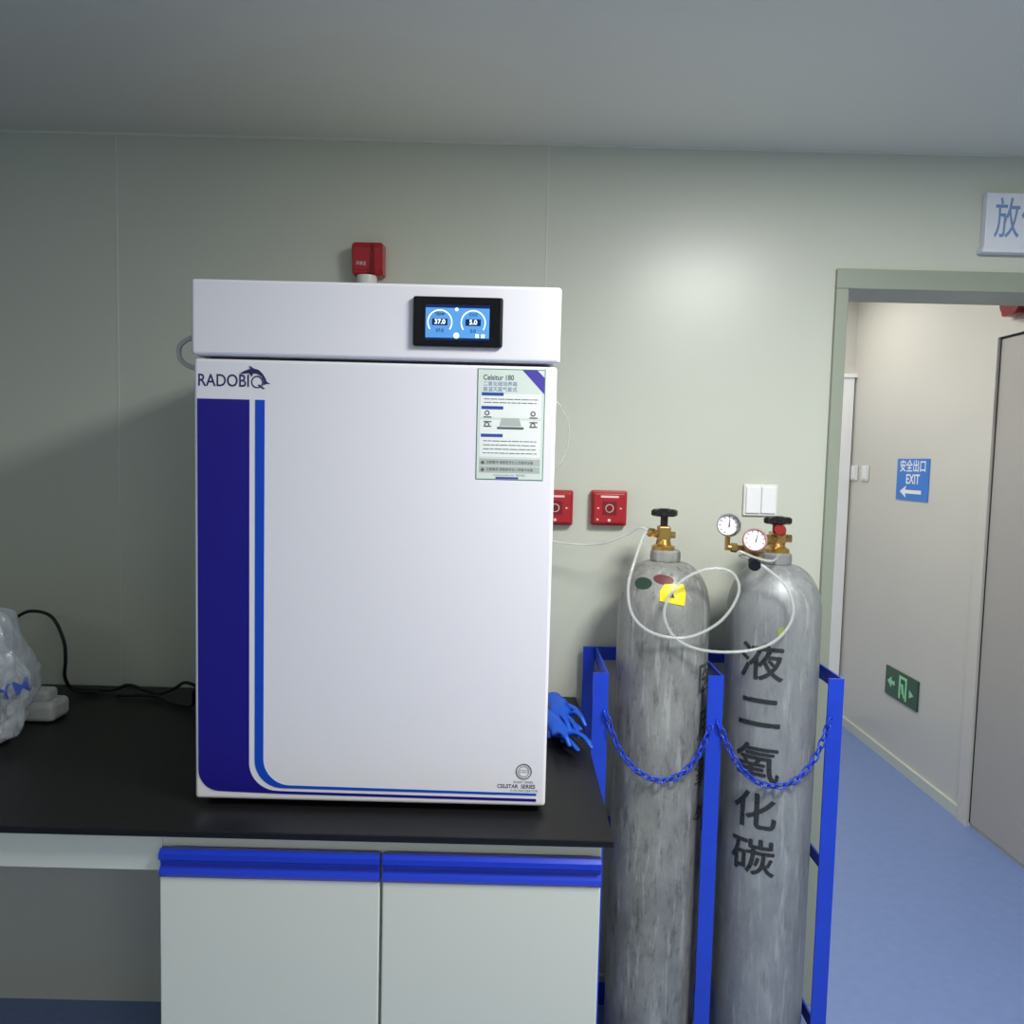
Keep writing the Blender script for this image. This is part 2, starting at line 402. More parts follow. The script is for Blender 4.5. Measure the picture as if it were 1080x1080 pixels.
navy=[(-.552,1.578),(-.552,.915)]+arc(-.514,.915,.038,180,270,8)+[(-.40,.8745),(.056,.8715),(.056,.8765),(-.385,.8795)]+arc(-.411,.930,.050,270,180,10)+[(-.461,1.578)]
plate('graphic_navy',navy,gy,M_navy,g,.0006)
blue=[(-.451,1.578),(-.451,.935)]+arc(-.401,.935,.050,180,270,10)+[(.056,.8825),(.056,.8865),(-.385,.8905)]+arc(-.388,.938,.0475,268,180,10)+[(-.4345,1.578)]
plate('graphic_blue',blue,gy,M_blue,g,.0006)
me=text_mesh('RADOBI',.0300,.0002,'LEFT',.0004)
xs=[v.co.x for v in me.vertices];k=.0880/(max(xs)-min(xs));mn=min(xs)
for v in me.vertices: v.co.x=(v.co.x-mn)*k
me.transform(Matrix.Translation((-.5500,gy,1.6090))@Matrix.Rotation(math.radians(90),4,'X'))
obj('maker_logo',me,M_navtxt,g)
ring('logo_o',-.4475,1.6085,.0085,.0107,gy-.0006,M_navtxt,g)
plate('logo_q_tail',[(-.447,1.6035),(-.444,1.6045),(-.434,1.5975),(-.437,1.5965)],gy,M_navtxt,g)
dol=[(-.482,1.6225),(-.474,1.6275),(-.467,1.6305),(-.462,1.6315),(-.464,1.6375),(-.456,1.6325),(-.448,1.6305),(-.441,1.624),(-.436,1.616),(-.434,1.6105),(-.428,1.6070),(-.4355,1.6070),(-.4395,1.6035),(-.4385,1.612),(-.443,1.6195),(-.451,1.6240),(-.458,1.6245),(-.459,1.619),(-.465,1.6245),(-.473,1.6235)]
dol=[(x+.003,z-.001) for x,z in dol]
plate('logo_dolphin',dol,gy-.0006,M_navtxt,g,.0006)
ring('energy_emblem',.0325,.9265,.0125,.0145,gy-.0006,M_stktxt,g)
ring('energy_emblem_in',.0325,.9265,.009,.0100,gy-.0006,M_stktxt,g)
text('energy_emblem_text','CO2',.008,(.0325,gy,.9265),M_stktxt,g,extrude=.0002)
text('series_small','SMART SERIES',.0058,(.032,gy,.9065),M_stktxt,g,extrude=.0002)
text('series_text','CELSTAR  SERIES',.0098,(.0195,gy,.8985),M_navtxt,g,extrude=.0002,sx=.95,offset=.0002)
text('series_sub','CO2 INCUBATOR',.0062,(.034,gy,.8905),M_stktxt,g,extrude=.0002)
# info label
x0,x1,z0,z1=-.0655,.0525,1.449,1.6415
plate('label_border',rect(x0,z0,x1,z1),gy,M_stkgreen,g,.0004)
plate('label_face',rect(x0+.0015,z0+.0015,x1-.0015,z1-.0015),gy-.0004,M_stk,g,.0003)
ly=gy-.0007
plate('label_corner',[(x1-.040,z1-.0015),(x1-.0015,z1-.042),(x1-.0015,z1-.014),(x1-.014,z1-.0015)],ly,M_stkpur,g,.0002)
text('label_title','Celsitur 180',.0125,(x0+.010,ly,z1-.0155),M_stktxt,g,align='LEFT',extrude=.0001,offset=.0003,sx=.85)
text('label_cn1','二氧化碳培养箱',.0085,(x0+.010,ly,z1-.0265),M_stkblue,g,align='LEFT',extrude=.0001)
text('label_cn2','高温灭菌气套式',.0085,(x0+.010,ly,z1-.0360),M_stkblue,g,align='LEFT',extrude=.0001)
plate('label_panel_1',rect(x0+.006,z0+.108,x1-.006,z1-.043),ly,M_stkw,g,.0002)
plate('label_panel_2',rect(x0+.006,z0+.040,x1-.006,z0+.104),ly,M_stkw,g,.0002)
for i,zz in enumerate([z1-.041,z0+.128,z0+.080]):
    plate('label_head_%d'%i,rect(x0+.008,zz-.0055,x0+.046,zz),ly-.0002,M_stkblue,g,.0002)
random.seed(5)
rows=[]
for zz in (z1-.053,z1-.059,z0+.067,z0+.060,z0+.053,z0+.046):
    xx=x0+.012
    while xx<x1-.014:
        l=random.uniform(.004,.014);rows.append(rect(xx,zz,min(xx+l,x1-.012),zz+.0014));xx+=l+.0014
for k,zz in enumerate((z0+.108,z0+.100,z0+.092)):
    rows.append(rect(x0+.012,zz,x0+.026,zz+.002));rows.append(rect(x1-.026,zz,x1-.012,zz+.002))
bm=bmesh.new()
for q in rows: bm.faces.new([bm.verts.new((x,ly-.0004,z)) for x,z in q])
me=bpy.data.meshes.new('label_lines');bm.to_mesh(me);bm.free();obj('label_lines',me,M_stktxt,g)
plate('label_diagram',[(x0+.040,z0+.094),(x0+.078,z0+.094),(x0+.074,z0+.108),(x0+.044,z0+.108)],ly-.0003,M_stkg,g,.0002)
plate('label_diagram_base',rect(x0+.036,z0+.0885,x0+.082,z0+.0925),ly-.0003,M_stktxt,g,.0002)
for i,(ax,az) in enumerate([(.018,.116),(.018,.096),(.098,.116),(.098,.096)]):
    ring('label_icon_%d'%i,x0+ax,z0+az,.0025,.0045,ly-.0005,M_stktxt,g)
plate('label_box_1',rect(x0+.006,z0+.0255,x1-.006,z0+.037),ly,M_stkg,g,.0002)
plate('label_box_2',rect(x0+.006,z0+.0125,x1-.006,z0+.0240),ly,M_stkg,g,.0002)
for i,zz in enumerate((.029,.0165)):
    ring('label_dot_%d'%i,x0+.012,z0+zz+.001,0,.003,ly-.0004,M_stktxt,g)
    text('label_boxtext_%d'%i,'注意事项 请使用专业人员操作设备',.0060,(x0+.018,ly-.0003,z0+zz+.0015),M_stktxt,g,align='LEFT',extrude=.0001,sx=.9)
text('label_foot','www.service.com  400-820',.005,((x0+x1)/2,ly,z0+.0085),M_stktxt,g,extrude=.0001)
plate('label_foot_tab',rect(x0+.035,z0+.002,x0+.075,z0+.0055),ly,M_stkpur,g,.0002)
tube('side_hose',[(-.548,1.50,1.714),(-.600,1.50,1.712),(-.640,1.50,1.697),(-.651,1.50,1.677),(-.640,1.50,1.655),(-.600,1.50,1.642),(-.548,1.50,1.641)],.0048,M_hoseg,g)
tube('rear_hose',[(.060,1.93,1.650),(.105,1.93,1.632),(.132,1.93,1.590),(.138,1.93,1.552),(.130,1.93,1.505),(.105,1.93,1.465),(.060,1.93,1.45)],.0028,M_hose,g)

# ------------------------------------------------------------ wall devices
WD=WY-.001
g=group('fire_alarm_strobe',(-.39,WY,1.98))
bm=bmesh.new();pr=[(WD,1.945),(WD,2.030),(WY-.052,2.026),(WY-.058,2.016),(WY-.050,1.955),(WY-.042,1.945)]
A=[bm.verts.new((-.422,y,z)) for y,z in pr];B=[bm.verts.new((-.344,y,z)) for y,z in pr]
for k in range(len(pr)):
    j=(k+1)%len(pr);bm.faces.new((A[k],A[j],B[j],B[k]))
bm.faces.new(A);bm.faces.new(B);bmesh.ops.recalc_face_normals(bm,faces=bm.faces[:]);bmesh.ops.bevel(bm,geom=bm.edges[:],offset=.004,segments=2,affect='EDGES')
me=bpy.data.meshes.new('housing');bm.to_mesh(me);bm.free();obj('housing',me,M_red,g)
boxes('side_rib',[((-.372,WY-.060,1.95),(-.366,WY-.045,2.02))],M_redd,g)
lathe('lens',[(.026,0),(.026,.03),(.018,.042),(0,.045)],M_whitep,g,loc=(-.388,WY-.028,1.946),axis=(0,0,-1))
text('strobe_text','FIRE',.014,(-.398,WY-.0545,1.972),M_redw,g)
def callpoint(x0,z0,wd,h):
    g=group('fire_alarm_call_point',(x0+wd/2,WY,z0+h/2));y=WD
    box('base',(x0,y-.022,z0),(x0+wd,y,z0+h),M_red,g,.004,3)
    box('cover',(x0+.005,y-.032,z0+.005),(x0+wd-.005,y-.02,z0+h-.005),M_red,g,.005,3)
    f=y-.032
    plate('strip',rect(x0+wd*.25,z0+h*.80,x0+wd*.75,z0+h*.86),f,M_redw,g,.0004)
    plate('window',rect(x0+wd*.30,z0+h*.30,x0+wd*.70,z0+h*.70),f,M_redd,g,.0004)
    ring('button_ring',x0+wd/2,z0+h*.5,.009,.011,f-.0008,M_redw,g)
    cyl('button',(x0+wd/2,f-.004,z0+h*.5),(x0+wd/2,f+.001,z0+h*.5),.0075,M_redd,g)
    plate('arrow_l',[(x0+wd*.14,z0+h*.5),(x0+wd*.21,z0+h*.53),(x0+wd*.21,z0+h*.47)],f,M_redw,g,.0004)
    plate('arrow_r',[(x0+wd*.86,z0+h*.5),(x0+wd*.79,z0+h*.47),(x0+wd*.79,z0+h*.53)],f,M_redw,g,.0004)
    plate('led',rect(x0+wd*.15,z0+h*.15,x0+wd*.20,z0+h*.20),f,M_redw,g,.0004)
    cyl('keyhole',(x0+wd*.5,f-.0008,z0+h*.16),(x0+wd*.5,f,z0+h*.16),.004,M_redw,g)
callpoint(.208,1.318,.094,.092)
callpoint(.066,1.316,.094,.092)
g=group('light_switch',(.657,WY,1.394))
box('plate',(.612,WY-.008,1.352),(.702,WD,1.436),M_whitep,g,.003,3)
box('rocker_1',(.618,WY-.013,1.359),(.655,WY-.007,1.429),M_signw,g,.002)
box('rocker_2',(.659,WY-.013,1.359),(.696,WY-.007,1.429),M_signw,g,.002)
g=group('light_switch',(CX,4.3,1.46))
for k,y0 in enumerate((4.21,4.345)):
    box('plate_%d'%k,(CX-.008,y0,1.415),(CX-.001,y0+.085,1.50),M_whitep,g,.003)
    box('rocker_%d'%k,(CX-.012,y0+.022,1.425),(CX-.007,y0+.063,1.49),M_signw,g,.002)
g=group('exit_sign',(CX,3.75,1.43))
box('board',(CX-.004,3.60,1.333),(CX-.0005,3.90,1.537),M_exitb,g)
text('cn','安全出口',.062,(CX-.004,3.75,1.497),M_signw,g,face='-X',offset=.0008)
text('en','EXIT',.066,(CX-.004,3.745,1.435),M_signw,g,face='-X',offset=.0012,sx=.95)
def plateX(name,ol,x,m,p,th=.001):
    bm=bmesh.new();f=bm.faces.new([bm.verts.new((x,y,z)) for y,z in ol]);r=bmesh.ops.extrude_face_region(bm,geom=[f])
    for v in r['geom']:
        if isinstance(v,bmesh.types.BMVert): v.co.x-=th
    bmesh.ops.recalc_face_normals(bm,faces=bm.faces[:]);bmesh.ops.triangulate(bm,faces=bm.faces[:])
    me=bpy.data.meshes.new(name);bm.to_mesh(me);bm.free();return obj(name,me,m,p)
plateX('arrow',[(3.86,1.375),(3.80,1.405),(3.81,1.384),(3.66,1.384),(3.66,1.366),(3.81,1.366),(3.80,1.345)],CX-.004,M_signw,g)
g=group('evacuation_sign',(CX,3.74,.41))
box('board',(CX-.008,3.575,.335),(CX-.0005,3.89,.482),M_signgreen,g,.002)
plateX('arrow',[(3.865,.409),(3.825,.437),(3.825,.419),(3.79,.419),(3.79,.399),(3.825,.399),(3.825,.381)],CX-.008,M_signglow,g)
plateX('doorway',[(3.75,.352),(3.735,.352),(3.735,.452),(3.69,.452),(3.69,.352),(3.675,.352),(3.675,.466),(3.75,.466)],CX-.008,M_signglow,g)
plateX('runner',[(3.735,.37),(3.72,.385),(3.725,.41),(3.735,.425),(3.71,.43),(3.70,.40),(3.69,.37),(3.70,.36),(3.712,.385)],CX-.0085,M_signglow,g)
plateX('arrow_small',[(3.65,.42),(3.61,.40),(3.65,.38)],CX-.008,M_signglow,g)
g=group('fire_alarm_strobe',(CX,3.0,2.14))
box('housing',(CX-.05,2.96,2.09),(CX-.001,3.07,2.19),M_red,g,.01,3)
lathe('horn',[(.0,0),(.03,0),(.044,.03),(.046,.05)],M_redd,g,loc=(CX-.03,2.98,2.125),axis=(-1,-.2,0))
g=group('room_sign',(1.45,WY,2.12))
box('board',(1.197,WY-.022,2.052),(1.70,WD,2.197),M_signbody,g,.002)
box('lower_rail',(1.19,WY-.028,2.046),(1.71,WD,2.058),M_signbody,g,.001)
text('name','放化室',.108,(1.218,WY-.022,2.126),M_signtxt,g,align='LEFT',sx=.62,offset=.0004)

# ------------------------------------------------------------ gas cylinders
R=.1105
def rprof(z,zs=1.130,zt=1.248):
    if z<=zs: return R
    t=min(1,(z-zs)/(zt-zs)); return .034+(R-.034)*math.sqrt(max(0,1-t**2.0))
def gas_cylinder(cx,cy,m,dz=0):
    g=group('gas_cylinder',(cx,cy,0))
    pr=[(.0,.012),(.085,.012),(.095,0),(R-.004,.0),(R,.012)]
    for i in range(14): pr.append((R,.012+(1.13-.012)*(i+1)/14))
    for i in range(1,15):
        z=1.130+(1.248-1.130)*(1-(1-i/14)**1.6); pr.append((rprof(z),z))
    pr+= [(.034,1.252)]
    lathe('shell',pr,m,g,loc=(cx,cy,0),seg=72)
    lathe('neck_ring',[(.030,1.246),(.036,1.25),(.037,1.256),(.036,1.272),(.032,1.276),(.0,1.277)],m,g,loc=(cx,cy,0))
    return g
LX,LY=.376,1.86
RX,RY=.646,1.86
g=gas_cylinder(LX,LY,M_cylA)
x=LX-.006
lathe('valve_collar',[(.028,1.276),(.028,1.284),(.019,1.289),(.016,1.300)],M_brass,g,loc=(x,LY,0))
box('valve_body',(x-.015,LY-.015,1.298),(x+.015,LY+.015,1.334),M_brass,g,.004,3)
cyl('outlet',(x-.012,LY,1.313),(x-.040,LY-.012,1.318),.009,M_brass,g,bev=.002)
cyl('outlet_nut',(x-.026,LY-.006,1.316),(x-.036,LY-.011,1.318),.012,M_brass,g,seg=6)
cyl('relief_plug',(x+.012,LY,1.312),(x+.028,LY,1.312),.008,M_brass,g,seg=6)
cyl('spindle',(x,LY,1.330),(x,LY,1.362),.009,M_blk,g)
def wheel(name,cx,cy,z,r,m,g):
    n=64;prs=[(0,z+.012),(r*.4,z+.012),(r*.55,z+.008),(r*.85,z+.010),(r,z+.006),(r,z-.004),(r*.85,z-.007),(r*.4,z-.004),(0,z-.004)]
    o=lathe(name,prs,m,g,loc=(cx,cy,0),seg=n)
    for v in o.data.vertices:
        d=math.hypot(v.co.x-cx,v.co.y-cy)
        if d>r*.8:
            a=math.atan2(v.co.y-cy,v.co.x-cx);k=1+.07*math.cos(8*a)
            v.co.x=cx+(v.co.x-cx)*k;v.co.y=cy+(v.co.y-cy)*k
wheel('hand_wheel',x,LY,1.364,.030,M_blk,g)
th=-math.atan2(LX,LY)
wrap_patch('yellow_label',[(-.022,1.168),(.036,1.158),(.040,1.186),(.034,1.206),(-.010,1.206),(-.022,1.19)],LX,LY,th+.12,M_yel,g,rprof)
wrap_patch('yellow_label_mark',[(-.002,1.178),(.012,1.176),(.006,1.192)],LX,LY,th+.12,M_greenl,g,lambda z:rprof(z)+.001)
def oval(cx,cz,a,b,rot=0):
    return [(cx+a*math.cos(t)*math.cos(rot)-b*math.sin(t)*math.sin(rot),cz+a*math.cos(t)*math.sin(rot)+b*math.sin(t)*math.cos(rot)) for t in [2*math.pi*i/24 for i in range(24)]]
wrap_patch('green_seal',oval(-.052,1.203,.024,.013,.1),LX,LY,th,M_greenl,g,rprof)
wrap_patch('maroon_seal',oval(.0,1.215,.024,.010,-.1),LX,LY,th-.02,M_redl,g,rprof)
for ch,z in (('医',.98),('用',.865),('氧',.75),('气',.635)):
    wrap_text('stencil_'+str(int(z*1000)),ch,.080,LX,LY,R,th+1.27,z,M_inkf,g,bold=.001,sx=1.1)
g=gas_cylinder(RX,RY,M_cylB)
lathe('valve_collar',[(.030,1.276),(.030,1.284),(.020,1.290),(.018,1.298)],M_brass,g,loc=(RX,RY,0))
box('valve_body',(RX-.017,RY-.017,1.296),(RX+.017,RY+.017,1.326),M_brass,g,.004,3)
cyl('relief_plug',(RX+.014,RY,1.31),(RX+.034,RY-.004,1.31),.010,M_brass,g,seg=6)
cyl('outlet',(RX-.012,RY-.01,1.310),(RX-.035,RY-.038,1.310),.011,M_brass,g)
cyl('spindle',(RX,RY,1.324),(RX,RY,1.345),.012,M_wheelred,g)
wheel('hand_wheel',RX,RY,1.352,.032,M_blk,g)
cyl('hand_wheel_hub',(RX-.004,RY-.03,1.334),(RX+.004,RY-.012,1.33),.013,M_wheelred,g)
th=-math.atan2(RX,RY)
for ch,z in (('液',1.030),('二',.908),('氧',.788),('化',.672),('碳',.560)):
    wrap_text('stencil_'+str(int(z*1000)),ch,.094,RX,RY,R,th-.20,z,M_ink,g,bold=.0016,sx=1.14)
wrap_patch('old_label_fragment',[(-.01,1.095),(.006,1.10),(.012,1.112),(-.004,1.116),(-.012,1.105)],RX,RY,th+.2,mat('old_label_green',(150,160,90),.6),g,rprof)
# regulator
g=group('gas_regulator',(.58,1.79,1.30))
cyl('inlet_stem',(RX-.036,RY-.040,1.310),(.575,1.795,1.302),.008,M_brass,g)
cyl('inlet_nut',(RX-.038,RY-.042,1.310),(RX-.054,RY-.056,1.308),.014,M_brass,g,seg=6)
lathe('body',[(.0,-.020),(.018,-.020),(.022,-.014),(.022,.014),(.018,.02),(0,.02)],M_brass,g,loc=(.570,1.795,1.290),axis=(-.3,-1,.0))
cyl('side_arm',(.570,1.795,1.290),(.508,1.795,1.292),.007,M_brass,g)
cyl('arm_nut',(.530,1.795,1.291),(.516,1.795,1.292),.011,M_brass,g,seg=6)
cyl('arm_riser',(.508,1.797,1.285),(.508,1.797,1.325),.006,M_brass,g)
cyl('body_riser',(.570,1.78,1.292),(.566,1.778,1.31),.006,M_brass,g)
def gauge(nm,c,ax,r,rim):
    lathe(nm+'_case',[(0,-.012),(r*.9,-.012),(r,-.006),(r,.010),(r*.93,.014),(r*.86,.014),(r*.86,.008),(0,.008)],rim,g,loc=c,axis=ax)
    q=Vector((0,0,1)).rotation_difference(Vector(ax).normalized()).to_matrix().to_4x4()
    lathe(nm+'_dial',[(0,.0085),(r*.86,.0085),(r*.86,.0092),(0,.0092)],M_signw,g,loc=c,axis=ax)
    bm=bmesh.new()
    for k in range(9):
        a=math.radians(-40+k*32.5);d=Vector((math.cos(a),math.sin(a),0));t=Vector((-math.sin(a),math.cos(a),0))
        bm.faces.new([bm.verts.new(d*r*.62+t*r*.03+Vector((0,0,.0096))),bm.verts.new(d*r*.8+t*r*.03+Vector((0,0,.0096))),bm.verts.new(d*r*.8-t*r*.03+Vector((0,0,.0096))),bm.verts.new(d*r*.62-t*r*.03+Vector((0,0,.0096)))])
    bm.faces.new([bm.verts.new(v) for v in (Vector((-.002,-.2*r,.0098)),Vector((.002,-.2*r,.0098)),Vector((.45*r,.6*r,.0098)))])
    bm.transform(Matrix.Translation(c)@q);me=bpy.data.meshes.new(nm+'_marks');bm.to_mesh(me);bm.free();obj(nm+'_marks',me,M_redd,g)
gauge('gauge_1',(.506,1.782,1.345),(-.55,-1,.15),.027,M_chrome)
gauge('gauge_2',(.562,1.765,1.312),(-.30,-1,.3),.028,mat('gauge_rim_pink',(204,150,146),.3,metal=.4))
cyl('adjust_knob',(.560,1.76,1.268),(.555,1.735,1.258),.014,M_blk,g)
lathe('barb',[(.006,0),(.004,.01),(.006,.012),(.003,.03)],M_brass,g,loc=(.560,1.79,1.272),axis=(-1,-.4,.1))
# hoses
g=group('gas_hose',(.45,1.75,1.1))
tube('hose_loop',[(.328,1.848,1.318),(.314,1.82,1.312),(.288,1.765,1.264),(.269,1.735,1.200),(.281,1.725,1.137),(.329,1.722,1.099),(.405,1.722,1.092),(.479,1.722,1.131),(.517,1.722,1.197),(.500,1.722,1.2425),(.448,1.722,1.250),(.389,1.722,1.222),(.355,1.722,1.172),(.354,1.722,1.128),(.384,1.722,1.085),(.450,1.722,1.062),(.547,1.722,1.065),(.610,1.722,1.093),(.642,1.722,1.146),(.630,1.722,1.205),(.590,1.725,1.245),(.555,1.745,1.268),(.535,1.778,1.274)],.0036,M_hose,g,n=10)
tube('hose_feed',[(.0685,1.94,1.285),(.10,1.94,1.281),(.147,1.94,1.276),(.20,1.93,1.276),(.240,1.90,1.287),(.285,1.88,1.310),(.312,1.86,1.328),(.330,1.853,1.322)],.0036,M_hose,g,n=8)
tube('hose_ext',[(.645,1.84,1.272),(.60,1.75,1.268),(.56,1.735,1.275),(.52,1.745,1.29)],.003,M_hose,g)

# ------------------------------------------------------------ cylinder rack
g=group('cylinder_rack',(.49,1.85,0))
PY=1.755;PT=.995
posts=[.2165,.484,.764]
for i,x in enumerate(posts):
    boxes('post_%d'%(i+1),[((x-.018,PY,0),(x+.018,PY+.005,PT)),((x+.013,PY+.005,0),(x+.018,PY+.030,PT))],M_bluesteel,g)
    xr=x+.0155
    boxes('side_bar_%d'%(i+1),[((xr-.0025,PY+.03,PT-.035),(xr+.0025,2.01,PT)),((xr-.0025,PY+.03,.50),(xr+.0025,2.01,.53)),((xr-.0025,PY+.03,.08),(xr+.0025,2.01,.115))],M_bluesteel,g)
boxes('back_frame',[((.198,2.01,PT-.035),(.782,2.015,PT)),((.198,2.01,.50),(.782,2.015,.53)),((.198,2.01,0),(.782,2.015,.06)),
    ((.198,2.005,0),(.228,2.01,PT)),((.752,2.005,0),(.782,2.01,PT))],M_bluesteel,g)
boxes('front_sill',[((.198,PY-.006,0),(.782,PY-.001,.07))],M_bluesteel,g)
def chain(name,pts,g):
    P=catmull(pts,30);L=[0]
    for a,b in zip(P,P[1:]): L.append(L[-1]+(b-a).length)
    pitch=.0175;n=int(L[-1]/pitch);bm=bmesh.new()
    def at(s):
        for i in range(len(L)-1):
            if L[i+1]>=s: 
                t=(s-L[i])/(L[i+1]-L[i]+1e-9);return P[i].lerp(P[i+1],t)
        return P[-1]
    for k in range(n+1):
        s=k*L[-1]/n
        c=at(s);t=(at(min(L[-1],s+.004))-at(max(0,s-.004))).normalized()
        side=Vector((0,-1,0));u=(side-t*side.dot(t)).normalized();w=t.cross(u)
        if k%2: u,w=w,-u
        u2=(u*math.cos(.6)+w*math.sin(.6));w2=t.cross(u2)
        seg=14;ms=6;wr=.0023;ring_=[]
        for i in range(seg):
            a=2*math.pi*i/seg
            e=t*(math.cos(a)*.0075+(.004 if math.cos(a)>0 else -.004))+u2*math.sin(a)*.0068
            rad=(t*math.cos(a)+u2*math.sin(a)).normalized()
            ring_.append([bm.verts.new(c+e+wr*(math.cos(2*math.pi*q/ms)*rad+math.sin(2*math.pi*q/ms)*w2)) for q in range(ms)])
        for i in range(seg):
            A=ring_[i];B=ring_[(i+1)%seg]
            for q in range(ms): bm.faces.new((A[q],A[(q+1)%ms],B[(q+1)%ms],B[q]))
    bmesh.ops.recalc_face_normals(bm,faces=bm.faces[:])
    me=bpy.data.meshes.new(name);bm.to_mesh(me);bm.free();return obj(name,me,M_bluesteel,g,smooth=True)
chain('chain_1',[(.231,PY-.006,.900),(.260,1.742,.825),(.305,1.738,.772),(.355,1.736,.752),(.405,1.738,.765),(.445,1.742,.810),(.472,PY-.006,.870)],g)
chain('chain_2',[(.495,PY-.006,.880),(.530,1.742,.805),(.575,1.738,.758),(.625,1.736,.744),(.675,1.738,.760),(.718,1.742,.812),(.750,PY-.006,.895)],g)
for i,(x,z) in enumerate([(.231,.902),(.472,.872),(.495,.882),(.750,.897)]):
    cyl('chain_hook_%d'%i,(x,PY-.008,z),(x,PY+.002,z),.005,M_bluesteel,g)

# ------------------------------------------------------------ gloves
def skin(name,verts,edges,rad,m,p,M,flat=1.0):
    me=bpy.data.meshes.new(name);me.from_pydata(verts,edges,[]);o=bpy.data.objects.new(name,me);COL.objects.link(o)
    o.modifiers.new('s','SKIN');
    for i,r in enumerate(rad): me.skin_vertices[0].data[i].radius=(r,r)
    me.skin_vertices[0].data[0].use_root=True
    ss=o.modifiers.new('ss','SUBSURF');ss.levels=2;ss.render_levels=2
    dg=bpy.context.evaluated_depsgraph_get();dg.update()
    m2=bpy.data.meshes.new_from_object(o.evaluated_get(dg));bpy.data.objects.remove(o);bpy.data.meshes.remove(me)
    m2.transform(M);return obj(name,m2,m,p,smooth=True)
def glove(ang,loc,mirror,curl,p,nm,tilt=0):
    s=-1 if mirror else 1
    V=[(0,0,0),(0,-.045,.002),(0,-.075,.004),( .0,.03,0)]
    E=[(0,1),(1,2),(0,3)]
    Rr=[.030,.024,.026,.028]
    base=[(-.026,.045,.0),(-.009,.052,0),(.009,.050,0),(.026,.042,0)];Ls=[.065,.080,.085,.070]
    for k,(b,L) in enumerate(zip(base,Ls)):
        i=len(V);V.append(b);Rr.append(.010);E.append((3,i))
        sp=(k-1.5)*.10+curl[k]*.22
        for j in range(1,4):
            f=j/3;V.append((b[0]+math.sin(sp)*L*f,b[1]+math.cos(sp)*L*f,curl[k]*.04*math.sin(f*math.pi)));Rr.append(.0092-.0010*j);E.append((i+j-1,i+j))
    i=len(V);V.append((.030,-.005,0));Rr.append(.013);E.append((0,i))
    V.append((.044,.022,.010));Rr.append(.010);E.append((i,i+1));V.append((.048,.048,.006));Rr.append(.0085);E.append((i+1,i+2))
    V=[(s*x,y,z) for x,y,z in V]
    M=Matrix.Translation(loc)@Matrix.Rotation(ang,4,'Z')@Matrix.Rotation(tilt,4,'X')@Matrix.Diagonal((.85,.92,.55,1))
    skin(nm,V,E,Rr,M_glove,p,M)
g=group('nitrile_gloves',(.13,1.75,CT))
glove(math.radians(184),(.128,1.775,CT+.018),False,(.3,.9,.1,.7),g,'glove_lower')
glove(math.radians(205),(.112,1.705,CT+.036),True,(.9,.1,.8,.2),g,'glove_upper',-.12)
glove(math.radians(190),(.120,1.790,CT+.050),True,(.2,.8,.4,.9),g,'glove_top',-.14)

# ------------------------------------------------------------ bagged microscope on the left
MX,MY=-1.165,1.56
g=group('covered_microscope',(MX,MY,CT))
def bagshape():
    bm=bmesh.new();bmesh.ops.create_icosphere(bm,subdivisions=6,radius=1)
    for v in bm.verts:
        c=v.co.normalized()
        k=max(abs(c.x),abs(c.y),abs(c.z));q=c/k; c2=c.lerp(q,.35)
        z=(c2.z/1.0+1)/2;z=max(0,min(1,z))
        w=1-.50*max(0,z-.40)**1.2
        p_=Vector((c2.x*.155*w,c2.y*.13*w,.320*z))
        ph=math.atan2(c.y,c.x)
        fold=.010*math.sin(ph*9+3*z+2*noise.noise(Vector((c.x*2,c.y*2,z*3))))+.007*math.sin(ph*17-5*z)
        n=noise.noise(Vector((c.x*2.5,c.y*2.5,c.z*1.6+4)))
        crease=abs(noise.noise(Vector((c.x*5+c.z*3,c.y*5-c.z*2,c.z*3))))
        d=fold*(.4+z)+.022*n-.018*(crease-.15)
        if z>.02: p_+=Vector((c.x,c.y,c.z*.3))*d
        p_.z=max(0.001,p_.z)
        v.co=p_+Vector((MX,MY,CT))
    return bm
bm=bagshape();me=bpy.data.meshes.new('plastic_cover');bm.to_mesh(me);bvh=BVHTree.FromBMesh(bm);bm.free();obj('plastic_cover',me,M_bag,g,smooth=True)
M_micro=mat('microscope_grey',(226,230,234),.4)
ox,oy=MX,MY
box('microscope_base',(ox-.10,oy-.08,CT+.002),(ox+.09,oy+.08,CT+.045),M_micro,g,.01,3)
box('microscope_arm',(ox-.03,oy+.02,CT+.04),(ox+.045,oy+.07,CT+.22),M_micro,g,.012,3)
box('microscope_stage',(ox-.075,oy-.07,CT+.11),(ox+.075,oy+.03,CT+.125),M_gapd,g,.003)
box('microscope_head',(ox-.04,oy-.06,CT+.20),(ox+.055,oy+.07,CT+.245),M_micro,g,.012,3)
cyl('objective',(ox,oy-.035,CT+.14),(ox,oy-.035,CT+.205),.016,M_chrome,g)
for dx in(-.025,.025): cyl('eyepiece',(ox+dx,oy-.04,CT+.235),(ox+dx,oy-.06,CT+.262),.012,M_blk,g)
me=text_mesh('OLYM',.044,.0002,'CENTER',0)
bm=bmesh.new();bm.from_mesh(me)
x=-.1
while x<.1:
    bmesh.ops.bisect_plane(bm,geom=bm.verts[:]+bm.edges[:]+bm.faces[:],plane_co=(x,0,0),plane_no=(1,0,0));x+=.004
dirv=Vector((-.66,1,-.28)).normalized();tan=Vector((1,.66,0)).normalized()
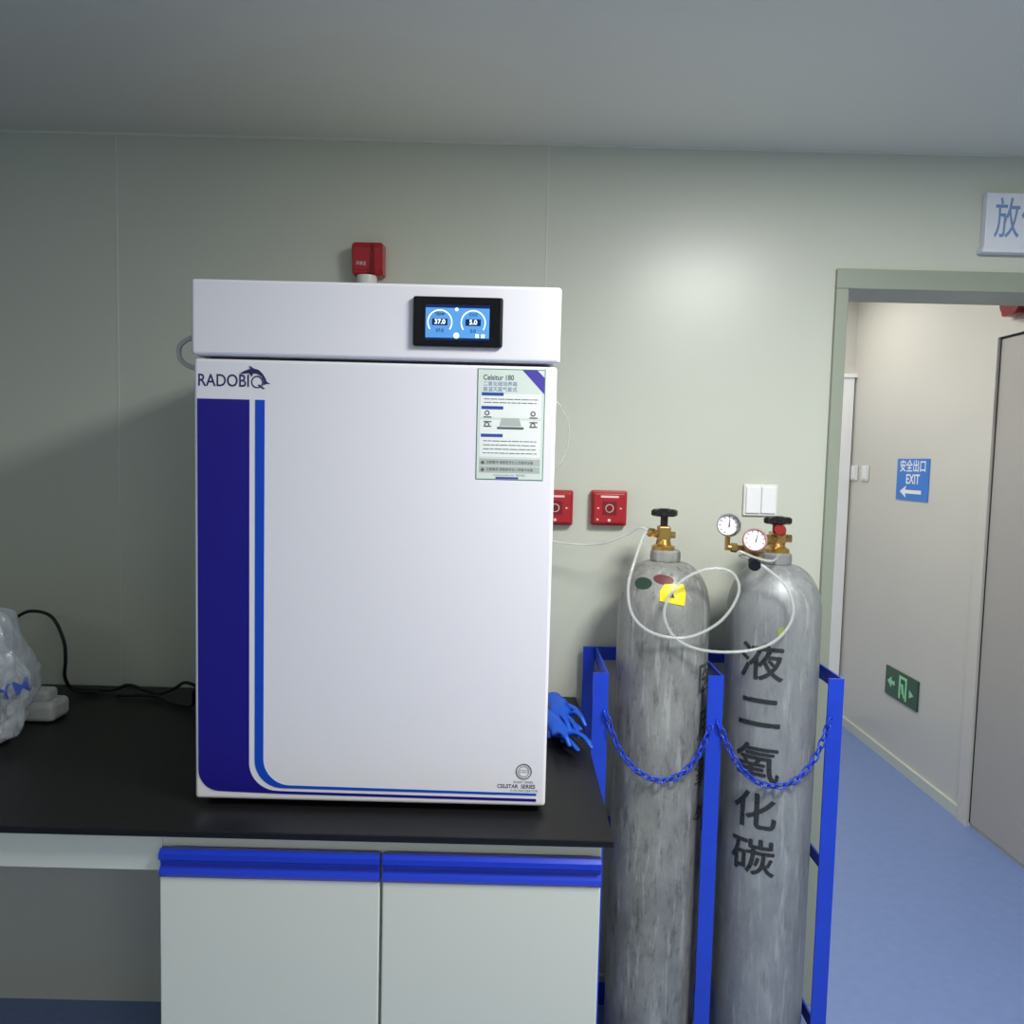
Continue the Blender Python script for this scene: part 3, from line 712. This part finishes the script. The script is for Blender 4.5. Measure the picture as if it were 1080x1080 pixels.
for v in bm.verts:
    q=Matrix.Rotation(math.radians(16),4,'Z')@v.co
    P0=Vector((-.678*1.30,1.30,1.045))+tan*q.x+Vector((0,0,q.y))
    h=bvh.ray_cast(P0,dirv)
    v.co=(h[0]-dirv*.003) if h[0] else P0+dirv*.25
bm.to_mesh(me);bm.free();obj('cover_print',me,M_olym,g)
g=group('power_adapter',(-1.08,1.77,CT))
box('body',(-1.16,1.735,CT+.001),(-1.048,1.81,CT+.048),M_whitep,g,.014,4)
box('plug_top',(-1.13,1.745,CT+.046),(-1.065,1.79,CT+.074),M_whitep,g,.010,3)
cyl('button',(-1.058,1.765,CT+.047),(-1.058,1.765,CT+.051),.007,M_whitep,g)
g=group('power_cable',(-.9,1.95,CT))
def cab(nm,pts,r=.0042): tube(nm,[(x,y,z+.0025) for x,y,z in pts],r,M_cable,g,n=8)
cab('lead_arch',[(-1.26,1.92,1.045),(-1.215,1.92,1.070),(-1.160,1.92,1.058),(-1.130,1.92,1.00),(-1.125,1.92,.950),(-1.130,1.925,.900),(-1.115,1.94,.862),(-1.06,1.95,.8555)])
cab('lead_1',[(-1.14,1.975,.8555),(-1.04,1.97,.8555),(-.99,1.965,.872),(-.94,1.955,.862),(-.90,1.95,.856),(-.86,1.945,.872),(-.83,1.94,.890),(-.79,1.93,.880),(-.76,1.92,.856),(-.70,1.91,.856),(-.64,1.90,.872),(-.575,1.89,.858)])
cab('lead_2',[(-1.0,1.93,.8555),(-.90,1.925,.858),(-.84,1.88,.856),(-.78,1.86,.856),(-.765,1.84,.900),(-.74,1.83,.885),(-.68,1.84,.856),(-.63,1.86,.858),(-.575,1.87,.868)])

# ------------------------------------------------------------ camera
cd=bpy.data.cameras.new('camera');cam=bpy.data.objects.new('camera',cd);COL.objects.link(cam);scn.camera=cam
cd.sensor_width=36;cd.lens=27;cd.clip_start=.02
Mx=Matrix.Translation((0,0,1.485))@Matrix.Rotation(math.radians(90-3.9),4,'X')@Matrix.Rotation(math.radians(1.4),4,'Z')
cam.matrix_world=Mx
